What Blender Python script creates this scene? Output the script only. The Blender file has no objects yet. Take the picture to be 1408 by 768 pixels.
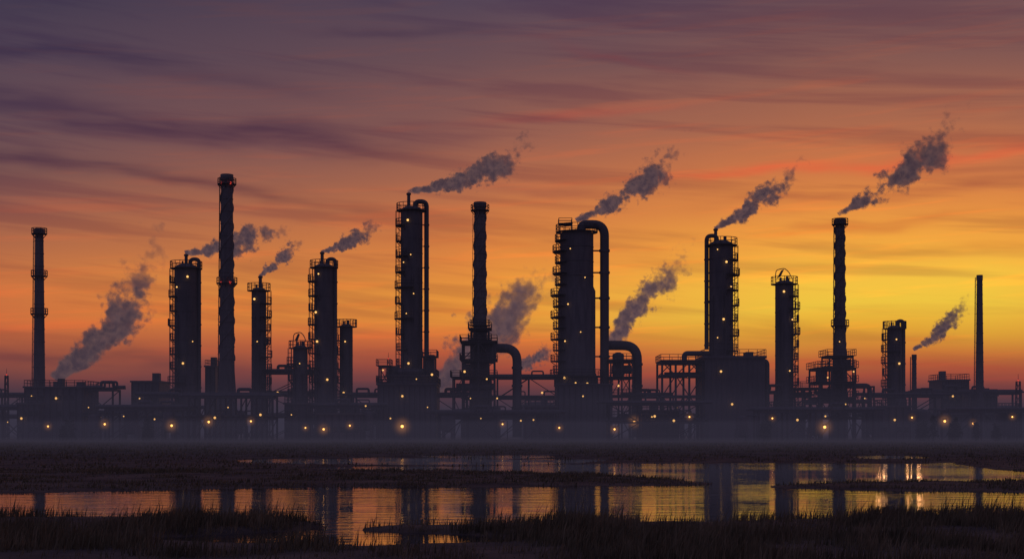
import bpy, math, random
import numpy as np
from mathutils import Vector
random.seed(7); np.random.seed(7)
K=0.72/1408; HOR=588.0; CAMH=2.4
scene=bpy.context.scene
scene.view_settings.view_transform='Standard'
scene.view_settings.look='None'
scene.view_settings.exposure=0
scene.view_settings.gamma=1
def lin(c):
    r=[]
    for v in c:
        v=v/255.0
        r.append(v/12.92 if v<=0.04045 else ((v+0.055)/1.055)**2.4)
    return (r[0],r[1],r[2],1.0)
# ------------------------------------------------------------------ node helper
class NT:
    def __init__(s,tree): s.t=tree; s.n=tree.nodes; s.l=tree.links
    def node(s,ty,**kw):
        n=s.n.new(ty)
        for a,b in kw.items(): setattr(n,a,b)
        return n
    def put(s,sock,v):
        if v is None: return
        if hasattr(v,'is_output'): s.l.new(v,sock)
        else: sock.default_value=v
    def m(s,op,a,b=None,c=None,clamp=False):
        n=s.n.new('ShaderNodeMath'); n.operation=op; n.use_clamp=clamp
        s.put(n.inputs[0],a); s.put(n.inputs[1],b); s.put(n.inputs[2],c)
        return n.outputs[0]
    def ss(s,v,a,b,lo=0.0,hi=1.0,smooth=True):
        n=s.n.new('ShaderNodeMapRange'); n.interpolation_type='SMOOTHSTEP' if smooth else 'LINEAR'
        s.put(n.inputs[0],v); s.put(n.inputs[1],a); s.put(n.inputs[2],b); s.put(n.inputs[3],lo); s.put(n.inputs[4],hi)
        return n.outputs[0]
    def comb(s,x,y,z):
        n=s.n.new('ShaderNodeCombineXYZ'); s.put(n.inputs[0],x); s.put(n.inputs[1],y); s.put(n.inputs[2],z); return n.outputs[0]
    def sep(s,v):
        n=s.n.new('ShaderNodeSeparateXYZ'); s.l.new(v,n.inputs[0]); return n.outputs
    def noise(s,vec,scale=1,detail=3,rough=0.5,dist=0.0):
        n=s.n.new('ShaderNodeTexNoise'); s.put(n.inputs['Vector'],vec)
        n.inputs['Scale'].default_value=scale; n.inputs['Detail'].default_value=detail
        n.inputs['Roughness'].default_value=rough; n.inputs['Distortion'].default_value=dist
        return n.outputs[0]
    def mix(s,f,a,b,mode='MIX'):
        n=s.n.new('ShaderNodeMix'); n.data_type='RGBA'; n.blend_type=mode
        s.put(n.inputs[0],f); s.put(n.inputs[6],a); s.put(n.inputs[7],b); return n.outputs[2]
    def ramp(s,f,stops):
        n=s.n.new('ShaderNodeValToRGB'); cr=n.color_ramp
        while len(cr.elements)>1: cr.elements.remove(cr.elements[-1])
        for i,(p,c) in enumerate(stops):
            if i==0: e=cr.elements[0]; e.position=p
            else: e=cr.elements.new(p)
            e.color=c
        cr.interpolation='LINEAR'
        s.put(n.inputs[0],f); return n.outputs[0]
# ------------------------------------------------------------------ world
AZS=math.atan((1235-704)*K)
def build_world():
    w=bpy.data.worlds.new("sky"); scene.world=w; w.use_nodes=True
    try: w.cycles.sampling_method='MANUAL'; w.cycles.sample_map_resolution=512
    except Exception: pass
    t=NT(w.node_tree); t.n.clear()
    tc=t.node('ShaderNodeTexCoord'); x,y,z=t.sep(tc.outputs['Generated'])
    hyp=t.m('SQRT',t.m('ADD',t.m('MULTIPLY',x,x),t.m('MULTIPLY',y,y)))
    hyp=t.m('MAXIMUM',hyp,0.001)
    e=t.m('DIVIDE',z,hyp); az=t.m('ARCTAN2',x,y)
    d0=t.m('ABSOLUTE',t.m('SUBTRACT',az,AZS))
    ds=t.m('MINIMUM',d0,t.m('SUBTRACT',2*math.pi,d0))
    # gentle warp of the gradient
    wn=t.noise(t.comb(t.m('MULTIPLY',x,3.0),t.m('MULTIPLY',y,3.0),t.m('MULTIPLY',z,14.0)),1.0,2,0.5)
    ew=t.m('ADD',e,t.m('MULTIPLY',t.m('SUBTRACT',wn,0.5),0.035))
    u=t.m('DIVIDE',ew,0.34)
    def stops(lst): return [((HOR-py)*K/0.34,lin(c)) for py,c in sorted(lst,key=lambda q:-q[0])]
    A=t.ramp(u,stops([(0,(98,72,80)),(90,(126,84,78)),(190,(168,102,74)),(250,(200,116,68)),(300,(224,139,64)),(350,(244,168,62)),(395,(255,202,64)),(430,(255,210,62)),(460,(255,186,46)),(490,(252,144,42)),(520,(240,106,44)),(550,(196,84,52)),(588,(118,66,66))]))
    B=t.ramp(u,stops([(0,(80,65,82)),(90,(104,75,80)),(190,(142,90,78)),(250,(172,103,73)),(300,(202,118,66)),(350,(230,138,60)),(400,(250,162,56)),(440,(255,162,54)),(480,(246,126,52)),(510,(216,94,52)),(545,(152,72,62)),(588,(94,60,68))]))
    C=t.ramp(u,stops([(0,(56,50,72)),(90,(75,62,79)),(190,(97,73,81)),(250,(116,80,78)),(300,(142,88,75)),(350,(176,104,70)),(400,(210,120,64)),(445,(226,120,58)),(485,(194,96,60)),(520,(138,75,68)),(555,(92,60,68)),(588,(71,54,66))]))
    col=t.mix(t.ss(ds,0.06,0.30,smooth=False),A,B)
    col=t.mix(t.ss(ds,0.27,0.62,smooth=False),col,C)
    # cloud streaks (mass): thin horizontally drawn-out layers
    sl=t.m('ADD',t.m('MULTIPLY',z,62.0),t.m('MULTIPLY',x,5.0))
    n1=t.noise(t.comb(t.m('MULTIPLY',x,4.0),t.m('MULTIPLY',y,4.0),sl),1.0,4,0.55,0.35)
    m1=t.m('MULTIPLY',t.ss(n1,0.46,0.66),t.ss(e,0.02,0.09))
    dk=t.mix(1.0,col,(0.70,0.64,0.84,1),'MULTIPLY')
    col=t.mix(t.m('MULTIPLY',m1,0.75),col,dk)
    sl2=t.m('ADD',t.m('MULTIPLY',z,110.0),t.m('MULTIPLY',x,-7.0))
    n2=t.noise(t.comb(t.m('MULTIPLY',x,7.0),t.m('MULTIPLY',y,5.0),sl2),1.0,4,0.6,0.3)
    m2=t.ss(n2,0.50,0.72)
    li=t.mix(1.0,col,(1.28,1.03,0.90,1),'MULTIPLY')
    col=t.mix(t.m('MULTIPLY',m2,0.7),col,li)
    # individual long streaks
    wz=t.m('MULTIPLY',t.m('SUBTRACT',t.noise(t.comb(t.m('MULTIPLY',x,9.0),t.m('MULTIPLY',y,9.0),t.m('MULTIPLY',z,30.0)),1.0,3,0.55),0.5),0.030)
    fr=t.noise(t.comb(t.m('MULTIPLY',x,14.0),t.m('MULTIPLY',y,14.0),t.m('MULTIPLY',z,130.0)),1.0,2,0.6)
    es=t.m('ADD',e,wz)
    def streak(px0,py0,px1,py1,th,amp,tint):
        nonlocal col
        a0=math.atan((px0-704)*K); a1=math.atan((px1-704)*K)
        e0=(HOR-py0)*K; e1=(HOR-py1)*K
        sl=(e1-e0)/(a1-a0)
        ec=t.m('MULTIPLY_ADD',az,sl,e0-sl*a0)
        q=t.m('DIVIDE',t.m('SUBTRACT',es,ec),th*K)
        g=t.m('POWER',2.718,t.m('MULTIPLY',t.m('MULTIPLY',q,q),-1.0))
        win=t.m('MULTIPLY',t.ss(az,a0-0.03,a0+0.05),t.ss(az,a1-0.10,a1+0.02,1.0,0.0))
        f=t.m('MULTIPLY',t.m('MULTIPLY',g,win),t.ss(fr,0.30,0.60,0.55*amp,amp))
        c2=t.mix(1.0,col,tint,'MULTIPLY')
        col=t.mix(f,col,c2)
    P=(0.56,0.54,0.78,1)
    streak(-300,150,640,212,18,1.0,P)
    streak(-300,80,300,104,11,0.85,P)
    streak(-300,205,330,262,12,1.0,P)
    streak(150,245,560,300,9,0.8,P)
    streak(100,110,520,140,16,0.5,P)
    streak(420,40,720,50,8,0.6,P)
    streak(-300,488,420,506,13,1.0,(0.58,0.60,0.95,1))
    streak(640,262,960,268,7,0.8,(0.76,0.68,0.90,1))
    streak(900,240,1500,222,7,0.9,(1.22,0.76,0.82,1))
    streak(1040,326,1400,312,8,0.9,(0.82,0.66,0.80,1))
    streak(960,285,1500,262,9,0.8,(0.80,0.70,0.90,1))
    streak(1100,368,1500,352,8,0.6,(0.90,0.80,0.80,1))
    streak(650,170,1000,150,7,0.7,(1.12,0.8,0.85,1))
    streak(760,60,1000,110,6,0.7,(1.15,0.86,0.9,1))
    streak(900,500,1500,508,6,0.7,(1.0,0.72,0.9,1))
    streak(560,430,1000,418,7,0.6,(1.0,0.8,0.85,1))
    streak(500,330,900,345,8,0.6,(0.86,0.76,0.85,1))
    # night side, away from the sunset
    col=t.mix(t.ss(ds,0.65,2.2),col,t.mix(t.ss(e,0.0,0.5),lin((92,80,106)),lin((74,70,104))))
    col=t.mix(t.ss(e,0.30,1.3),col,lin((78,74,106)))
    col=t.mix(t.ss(e,-0.03,-0.005,1.0,0.0),col,lin((30,26,34)))
    bg=t.node('ShaderNodeBackground'); t.l.new(col,bg.inputs[0]); bg.inputs[1].default_value=1.08
    # faint physical dusk sky under the cloud layer
    st=t.node('ShaderNodeTexSky'); st.sky_type='NISHITA'; st.sun_disc=False
    st.sun_elevation=math.radians(1.0); st.sun_rotation=AZS
    bg2=t.node('ShaderNodeBackground'); t.l.new(st.outputs[0],bg2.inputs[0]); bg2.inputs[1].default_value=0.0015
    ad=t.node('ShaderNodeAddShader'); t.l.new(bg.outputs[0],ad.inputs[0]); t.l.new(bg2.outputs[0],ad.inputs[1])
    o=t.node('ShaderNodeOutputWorld'); t.l.new(ad.outputs[0],o.inputs[0])
build_world()
# ------------------------------------------------------------------ materials
def mat_surface(name,c1,c2,rough=0.6,metal=0.0,scale=0.5,bump=0.0,streaks=True):
    m=bpy.data.materials.new(name); m.use_nodes=True; t=NT(m.node_tree)
    b=t.n['Principled BSDF']
    tc=t.node('ShaderNodeTexCoord'); x,y,z=t.sep(tc.outputs['Object'])
    v=t.comb(t.m('MULTIPLY',x,2.0),t.m('MULTIPLY',y,2.0),t.m('MULTIPLY',z,0.35 if streaks else 2.0))
    n=t.noise(v,scale,4,0.6)
    col=t.mix(t.ss(n,0.3,0.7),c1,c2)
    t.l.new(col,b.inputs['Base Color']); b.inputs['Roughness'].default_value=rough; b.inputs['Metallic'].default_value=metal
    if bump>0:
        bp=t.node('ShaderNodeBump'); bp.inputs['Strength'].default_value=bump; bp.inputs['Distance'].default_value=0.1
        t.l.new(t.noise(tc.outputs['Object'],3.0,3),bp.inputs['Height']); t.l.new(bp.outputs[0],b.inputs['Normal'])
    return m
STEEL=mat_surface('weathered_steel',(0.095,0.09,0.095,1),(0.145,0.135,0.135,1),0.75,0.0)
PIPE=mat_surface('pipe_steel',(0.09,0.085,0.088,1),(0.13,0.125,0.125,1),0.7,0.0)
FRAME=mat_surface('painted_frame_steel',(0.05,0.048,0.05,1),(0.085,0.08,0.08,1),0.75,0.0)
CONC=mat_surface('concrete',(0.12,0.115,0.115,1),(0.175,0.165,0.16,1),0.85)
CLAD=mat_surface('cladding',(0.095,0.09,0.098,1),(0.14,0.13,0.135,1),0.75)
DARKGLASS=mat_surface('dark_glass',(0.02,0.02,0.025,1),(0.03,0.03,0.035,1),0.2,0.0,0.5,0.0)
def mat_emit(name,c,s,sample=True):
    m=bpy.data.materials.new(name); m.use_nodes=True; t=NT(m.node_tree); t.n.clear()
    e=t.node('ShaderNodeEmission'); e.inputs[0].default_value=c; e.inputs[1].default_value=s
    o=t.node('ShaderNodeOutputMaterial'); t.l.new(e.outputs[0],o.inputs[0])
    if not sample:
        try: m.cycles.emission_sampling='NONE'
        except Exception: pass
    return m
LAMP=mat_emit('lamp_glow',(1.0,0.52,0.15,1),1.6,False)
LAMPW=mat_emit('sodium_lamp_glow',(1.0,0.45,0.10,1),5.5)
RED=mat_emit('warning_lamp_glow',(1.0,0.07,0.04,1),1.0,False)
# ------------------------------------------------------------------ mesh builder
class MB:
    def __init__(s): s.v=[]; s.f=[]
    def box(s,x0,x1,y0,y1,z0,z1):
        b=len(s.v)
        s.v+=[(x0,y0,z0),(x1,y0,z0),(x1,y1,z0),(x0,y1,z0),(x0,y0,z1),(x1,y0,z1),(x1,y1,z1),(x0,y1,z1)]
        s.f+=[(b,b+3,b+2,b+1),(b+4,b+5,b+6,b+7),(b,b+1,b+5,b+4),(b+1,b+2,b+6,b+5),(b+2,b+3,b+7,b+6),(b+3,b,b+4,b+7)]
    def lathe(s,x,y,prof,n=28,caps=True):
        b=len(s.v)
        for z,r in prof:
            for i in range(n):
                a=2*math.pi*i/n; s.v.append((x+r*math.cos(a),y+r*math.sin(a),z))
        for j in range(len(prof)-1):
            for i in range(n):
                i2=(i+1)%n
                s.f.append((b+j*n+i,b+j*n+i2,b+(j+1)*n+i2,b+(j+1)*n+i))
        if caps:
            s.f.append(tuple(b+i for i in reversed(range(n))))
            s.f.append(tuple(b+(len(prof)-1)*n+i for i in range(n)))
    def cyl(s,x,y,z0,z1,r0,r1=None,n=20): s.lathe(x,y,[(z0,r0),(z1,r0 if r1 is None else r1)],n)
    def beam(s,p,q,w=0.2,w2=None):
        p=Vector(p); q=Vector(q); d=q-p
        if d.length<1e-5: return
        d.normalize(); up=Vector((0,0,1)) if abs(d.z)<0.9 else Vector((0,1,0))
        a=d.cross(up).normalized(); c=d.cross(a).normalized(); w2=w2 or w
        a=a*w/2; c=c*w2/2; b=len(s.v)
        for o in (p,q):
            for k in ((-1,-1),(1,-1),(1,1),(-1,1)): s.v.append(tuple(o+a*k[0]+c*k[1]))
        s.f+=[(b,b+1,b+2,b+3),(b+7,b+6,b+5,b+4)]
        for i in range(4):
            j=(i+1)%4; s.f.append((b+i,b+4+i,b+4+j,b+j))
    def tube(s,pts,r,n=14,bend=0.0):
        P=[Vector(p) for p in pts]
        if bend>0:
            Q=[P[0]]
            for i in range(1,len(P)-1):
                a=(P[i-1]-P[i]); c=(P[i+1]-P[i]); bb=min(bend,a.length*0.49,c.length*0.49)
                A=P[i]+a.normalized()*bb; C=P[i]+c.normalized()*bb
                for k in range(9):
                    u=k/8; Q.append(A*(1-u)**2+P[i]*2*u*(1-u)+C*u*u)
            Q.append(P[-1]); P=Q
        b=len(s.v); prev=None
        for i,p in enumerate(P):
            d=(P[min(i+1,len(P)-1)]-P[max(i-1,0)]).normalized()
            if prev is None:
                ref=Vector((0,1,0)) if abs(d.y)<0.9 else Vector((1,0,0))
                a=d.cross(ref).normalized()
            else: a=(prev-d*prev.dot(d)).normalized()
            prev=a; c=d.cross(a)
            for k in range(n):
                an=2*math.pi*k/n; s.v.append(tuple(p+a*r*math.cos(an)+c*r*math.sin(an)))
        for j in range(len(P)-1):
            for k in range(n):
                k2=(k+1)%n; s.f.append((b+j*n+k,b+j*n+k2,b+(j+1)*n+k2,b+(j+1)*n+k))
        s.f.append(tuple(b+i for i in reversed(range(n)))); s.f.append(tuple(b+(len(P)-1)*n+i for i in range(n)))
    def arcdeck(s,x,y,z,ri,ro,th,a0,a1,n=24):
        b=len(s.v)
        for i in range(n+1):
            a=a0+(a1-a0)*i/n; c,q=math.cos(a),math.sin(a)
            s.v+=[(x+ri*c,y+ri*q,z),(x+ro*c,y+ro*q,z),(x+ro*c,y+ro*q,z+th),(x+ri*c,y+ri*q,z+th)]
        for i in range(n):
            for k in range(4):
                k2=(k+1)%4; s.f.append((b+i*4+k,b+i*4+k2,b+i*4+4+k2,b+i*4+4+k))
        s.f.append((b,b+3,b+2,b+1)); s.f.append((b+n*4,b+n*4+1,b+n*4+2,b+n*4+3))
    def arcrail(s,x,y,z,r,h,a0,a1,n=14,w=0.11):
        pts=[(x+r*math.cos(a0+(a1-a0)*i/n),y+r*math.sin(a0+(a1-a0)*i/n)) for i in range(n+1)]
        for i,(px,py) in enumerate(pts):
            s.beam((px,py,z),(px,py,z+h),w)
            if i<n:
                qx,qy=pts[i+1]
                s.beam((px,py,z+h),(qx,qy,z+h),w); s.beam((px,py,z+h*0.5),(qx,qy,z+h*0.5),w*0.8)
    def rectrail(s,x0,x1,y0,y1,z,h=1.2,w=0.10,sp=1.6):
        for (a,b_) in (((x0,y0),(x1,y0)),((x1,y0),(x1,y1)),((x1,y1),(x0,y1)),((x0,y1),(x0,y0))):
            L=math.hypot(b_[0]-a[0],b_[1]-a[1]); n=max(1,int(L/sp))
            for i in range(n):
                u=i/n; px=a[0]+(b_[0]-a[0])*u; py=a[1]+(b_[1]-a[1])*u
                s.beam((px,py,z),(px,py,z+h),w)
            s.beam((a[0],a[1],z+h),(b_[0],b_[1],z+h),w); s.beam((a[0],a[1],z+h*.5),(b_[0],b_[1],z+h*.5),w*.8)
    def ball(s,x,y,z,r,n=8):
        prof=[(z-r*math.cos(math.pi*j/6),max(0.001,r*math.sin(math.pi*j/6))) for j in range(7)]
        s.lathe(x,y,prof,n,caps=False)
    def frame(s,x0,x1,y0,y1,zs,nx,ny,w=0.35,brace=True,deck=False,rail=False):
        xs=[x0+(x1-x0)*i/nx for i in range(nx+1)]; ys=[y0+(y1-y0)*i/ny for i in range(ny+1)]
        for a in xs:
            for b in ys: s.beam((a,b,0 if zs[0]>0 else zs[0]),(a,b,zs[-1]),w)
        for z in zs:
            if z<=0: continue
            for b in ys: s.beam((x0-w/2,b,z),(x1+w/2,b,z),w*0.8,w*1.1)
            for a in xs: s.beam((a,y0,z-0.02),(a,y1,z-0.02),w*0.78,w)
            if deck: s.box(x0-0.6,x1+0.6,y0-0.6,y1+0.6,z+w*0.57,z+w*0.57+0.12)
            if rail: s.rectrail(x0-0.55,x1+0.55,y0-0.55,y1+0.55,z+w*0.57+0.12)
        if brace:
            zz=[0]+[z for z in zs if z>0]
            for j in range(len(zz)-1):
                for i in range(nx):
                    if (i+j)%2==0: s.beam((xs[i],y0,zz[j]),(xs[i+1],y0,zz[j+1]),w*0.5); 
                    else: s.beam((xs[i+1],y0,zz[j]),(xs[i],y0,zz[j+1]),w*0.5)
                    if random.random()<0.5: s.beam((xs[i],y1,zz[j]),(xs[i+1],y1,zz[j+1]),w*0.5)
def mesh_obj(name,mb,mat,parent=None,smooth=False):
    me=bpy.data.meshes.new(name); me.from_pydata(mb.v,[],mb.f); me.update()
    me.materials.append(mat)
    if smooth:
        me.polygons.foreach_set('use_smooth',[True]*len(me.polygons))
        try: me.set_sharp_from_angle(angle=math.radians(38))
        except Exception: pass
    o=bpy.data.objects.new(name,me); scene.collection.objects.link(o)
    if parent: o.parent=parent
    return o
class St:
    """a structure standing at distance D, base centre at picture column px"""
    def __init__(s,name,px,D):
        s.D=D; s.s=K*D; s.X0=(px-704)*s.s; s.name=name
        s.e=bpy.data.objects.new(name,None); s.e.empty_display_size=2; s.e.location=(s.X0,D,0); scene.collection.objects.link(s.e)
        s.parts={}
    def X(s,p): return (p-704)*s.s-s.X0
    def Z(s,py): return CAMH+(HOR-py)*s.s
    def mb(s,part,mat,smooth=False):
        if part not in s.parts: s.parts[part]=(MB(),mat,smooth)
        return s.parts[part][0]
    def done(s):
        for k,(mb,mat,sm) in s.parts.items():
            if mb.v: mesh_obj(k,mb,mat,s.e,sm)
def lampset(st,pts,r,mat=None,part='lamps',size=0.20,xc=0.0,yc=0.0):
    mb=st.mb(part,mat or LAMP); fx=st.mb('lamp_brackets',FRAME)
    for i,(px,py) in enumerate(pts):
        sz=size*(0.65,1.2,0.85)[(i+int(px))%3]
        x=st.X(px); z=st.Z(py); dx=x-xc
        yy=yc-math.sqrt(max(0.0,r*r-dx*dx))-0.55
        mb.ball(x,yy,z,sz); fx.beam((x,yy+0.1,z+sz),(x,yy+0.8,z+sz+0.05),0.12)
# ------------------------------------------------------------------ tower types
def column(name,x0,x1,ytop,D,vent=None,pipe=None,ladder=-1,levels=6,lamps=(),ybot=598,hoop=False,pipew=0.42,steps=None):
    xc=(x0+x1)/2; st=St(name,xc,D); R=(x1-x0)/2*st.s; zt=st.Z(ytop); z0=0.0
    sh=st.mb('shell',STEEL,True); pl=st.mb('platforms',FRAME); rl=st.mb('railings',FRAME); pp=st.mb('overhead_pipe',PIPE,True)
    prof=[(0,R*1.12),(2.2,R*1.12),(2.6,R)]
    n=max(4,int(zt/3.2)); 
    for i in range(1,n):
        z=2.6+(zt-2.6-R*0.4)*i/n
        prof+=[(z-0.12,R),(z-0.10,R*1.025),(z+0.10,R*1.025),(z+0.12,R)]
    zs=zt-R*0.45
    for j in range(6):
        a=j/5*math.pi/2*0.96; prof.append((zs+R*0.45*math.sin(a),R*math.cos(a)))
    sh.lathe(0,0,prof,36)
    # top platform
    pl.arcdeck(0,0,zs-0.1,R*0.98,R+0.9,0.15,0,2*math.pi,32)
    rl.arcrail(0,0,zs,R+0.85,1.5,0,2*math.pi,18,0.12)
    # nozzles on top
    sh.cyl(R*0.3,0,zt-0.2,zt+0.8,0.28); sh.cyl(-R*0.35,R*0.2,zt-0.3,zt+0.6,0.2); 
    if hoop:
        for k in range(5):
            a=-0.9+0.45*k; rl.beam((-R*0.6*1.0,a*R,zs+1.5),(-R*0.2,a*R*0.6,zs+3.0),0.13)
        rl.tube([(-R,0,zs+1.4),(-R*0.9,0,zs+3.0),(0,0,zs+3.4),(R*0.5,0,zs+2.6),(R*0.8,0,zs+1.3)],0.09,6,0.5)
    if vent:
        vx,vy=vent; sh.cyl(st.X(vx),0,zs-0.5,st.Z(vy),0.38,0.34,14); sh.cyl(st.X(vx),0,st.Z(vy)-0.45,st.Z(vy)-0.1,0.5,0.5,14)
    sd=ladder
    ca=0.0 if sd>0 else math.pi
    # ladder with cage and half-landings
    lx=sd*(R+0.35)
    for yy in (-0.3,0.3): pl.beam((lx,yy,0.5),(lx,yy,zs),0.10)
    k=0
    while k*1.0<zs-1: 
        pl.beam((lx,-0.3,0.7+k),(lx,0.3,0.7+k),0.07); k+=1
    for yy in (-0.4,0,0.4): pl.beam((lx+sd*(0.75-abs(yy)*0.4),yy,3),(lx+sd*(0.75-abs(yy)*0.4),yy,zs),0.06)
    z=3.0
    while z<zs:
        pl.beam((lx,-0.42,z),(lx+sd*0.65,-0.42,z),0.06); pl.beam((lx,0.42,z),(lx+sd*0.65,0.42,z),0.06); pl.beam((lx+sd*0.65,-0.42,z),(lx+sd*0.65,0.42,z),0.06); z+=1.5
    for i in range(levels):
        zz=zs-(i+1)*(zs-8)/(levels+0.3)
        w=0.9+0.5*random.random(); half=random.choice([0.7,0.95,1.25])
        a0=ca-half; a1=ca+half*random.choice([0.8,1.0,1.4])
        pl.arcdeck(0,0,zz,R*0.98,R+w,0.14,a0,a1,16)
        rl.arcrail(0,0,zz+0.12,R+w-0.06,1.3,a0,a1,8,0.11)
        for a in (a0,ca,a1):
            pl.beam((R*math.cos(a),R*math.sin(a),zz-1.0),((R+w-0.1)*math.cos(a),(R+w-0.1)*math.sin(a),zz),0.13)
    if pipe:
        px,=pipe[:1]; x=st.X(px); ps=1 if x>0 else -1
        pp.tube([(ps*R*0.35,-0.1,zs+0.2),(ps*R*0.35,-0.1,zt+0.9),(x,-0.1,zt+0.9),(x,-0.1,st.Z(pipe[1]) if len(pipe)>1 else 3)],pipew,14,1.3)
        z=zs-3
        while z>6:
            pl.beam((ps*R*0.9,-0.1,z),(x,-0.1,z),0.15); pp.cyl(x,-0.1,z-0.15,z+0.15,pipew+0.1,n=14); z-=4.5
    # process nozzles / small bore pipes up the front
    for q in range(3):
        a=-math.pi/2+random.uniform(-0.9,0.9); rr=R+0.22
        zz=random.uniform(zs*0.5,zs*0.9)
        pp.tube([(R*0.8*math.cos(a),R*0.8*math.sin(a),zz),((rr+.1)*math.cos(a),(rr+.1)*math.sin(a),zz),((rr+.1)*math.cos(a),(rr+.1)*math.sin(a),1.0)],0.12,8,0.3)
    lampset(st,lamps,R)
    return st,R,zs
def chimney(name,px,wt,wb,ytop,D,rings=(),red=(),lamps=(),strakes=False,yflare=None,wflare=None):
    st=St(name,px,D); zt=st.Z(ytop); rt=wt/2*st.s; rb=wb/2*st.s
    sh=st.mb('stack',CONC if wb>15 else STEEL,True)
    prof=[]
    if yflare: 
        zf=st.Z(yflare); rf=wflare/2*st.s; prof=[(0,rf*1.1),(zf*0.5,rf),(zf,rb)]
    else: prof=[(0,rb*1.15),(1.5,rb*1.1),(2,rb)]; zf=2
    n=16
    for i in range(1,n):
        u=i/n; z=zf+(zt-zf)*u; r=rb+(rt-rb)*u
        prof+=[(z-0.1,r),(z-0.08,r*1.05+0.02),(z+0.08,r*1.05+0.02),(z+0.1,r)]
    prof+=[(zt-1.2,rt),(zt-1.15,rt*1.14),(zt-0.1,rt*1.14),(zt,rt*1.1),(zt,rt*0.8),(zt-1.5,rt*0.78)]
    sh.lathe(0,0,prof,30)
    pl=st.mb('platforms',FRAME); rl=st.mb('railings',FRAME)
    def rad(z): 
        u=min(1,max(0,(z-zf)/(zt-zf))); return rb+(rt-rb)*u
    for py in rings:
        z=st.Z(py); r=rad(z)
        pl.arcdeck(0,0,z,r*0.98,r+0.75,0.16,0,2*math.pi,24); rl.arcrail(0,0,z+0.15,r+0.7,1.1,0,2*math.pi,12,0.11)
        for k in range(8):
            a=k*math.pi/4; pl.beam((r*math.cos(a),r*math.sin(a),z-0.8),((r+0.7)*math.cos(a),(r+0.7)*math.sin(a),z),0.12)
    if strakes:
        for h in range(3):
            pts=[]
            z=zt*0.30; a=h*2*math.pi/3
            while z<zt-1.6:
                r=rad(z)+0.02; pts.append((r*math.cos(a),r*math.sin(a),z)); z+=0.7; a+=0.7*2*math.pi/(rt*2*5.0)
            sh.tube(pts,0.2,6)
    for yy in (-0.25,0.25): pl.beam((-rad(1)-0.3,yy,1),(-rt-0.3,yy,zt-0.5),0.09)
    z=2
    while z<zt-1: 
        pl.beam((-rad(z)-0.32,-0.3,z),(-rad(z)-0.32,0.3,z),0.08); z+=1.2
    for r_ in red:
        lampset(st,[(px-wt*0.40,r_),(px+wt*0.42,r_)],rad(st.Z(r_)),RED,'warning_lamps',0.2)
    lampset(st,lamps,rb)
    return st
# ----- the columns and stacks, left to right
c=chimney('smokestack',54,11,17,314,300,rings=(322,380,432)); c.done()
c,R,zs=column('distillation_column',240,272,362,305,vent=(256,349),pipe=(274,),ladder=-1,levels=9,lamps=[(262,382),(247,396),(268,470),(256,500)]); c.done()
c=chimney('smokestack',312,15.5,21,240,293,rings=(254,390),red=(253,389),strakes=True,yflare=510,wflare=27); c.done()
c,R,zs=column('distillation_column',346,366,395,300,vent=(358,379),ladder=1,levels=8,lamps=[(352,412),(356,470)]); c.done()
c,R,zs=column('stripper_column',403,423,474,296,ladder=-1,levels=3,hoop=True,lamps=[(414,500)]); c.done()
c,R,zs=column('distillation_column',432,459,362,298,vent=(443,346),pipe=(461,),ladder=-1,levels=9,lamps=[(440,378),(438,470),(452,522),(436,430)]); c.done()
c,R,zs=column('stripper_column',467,485,445,302,ladder=-1,levels=5,lamps=[(476,470),(474,540)]); c.done()
c,R,zs=column('fractionating_column',551,581,283,300,vent=(562,265),pipe=(586.5,),ladder=-1,levels=12,pipew=0.5,lamps=[(562,305),(566,352),(556,362),(570,405),(560,432),(563,500)]); c.done()
c=chimney('smokestack',660,15.5,18,278,300,rings=(290,448),strakes=True,lamps=[(657,470)],yflare=440,wflare=24)
c.done()
c,R,zs=column('fractionating_column',1066,1091,385,300,ladder=1,levels=9,hoop=True,lamps=[(1075,402),(1087,440),(1083,510)]); c.done()
c=chimney('smokestack',1155,12.5,15,300,300,rings=(309,448),lamps=[(1152,470)],strakes=True,yflare=450,wflare=20); c.done()
c,R,zs=column('stripper_column',1220,1240,447,304,ladder=-1,levels=6,lamps=[(1229,467),(1233,500)],pipe=(1242,)); c.done()
c=chimney('smokestack',1257,6,7,487,310,rings=(),lamps=[]); c.done()
c=chimney('smokestack',1347,7.5,12,378,310,rings=(),lamps=[]); c.done()
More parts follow.
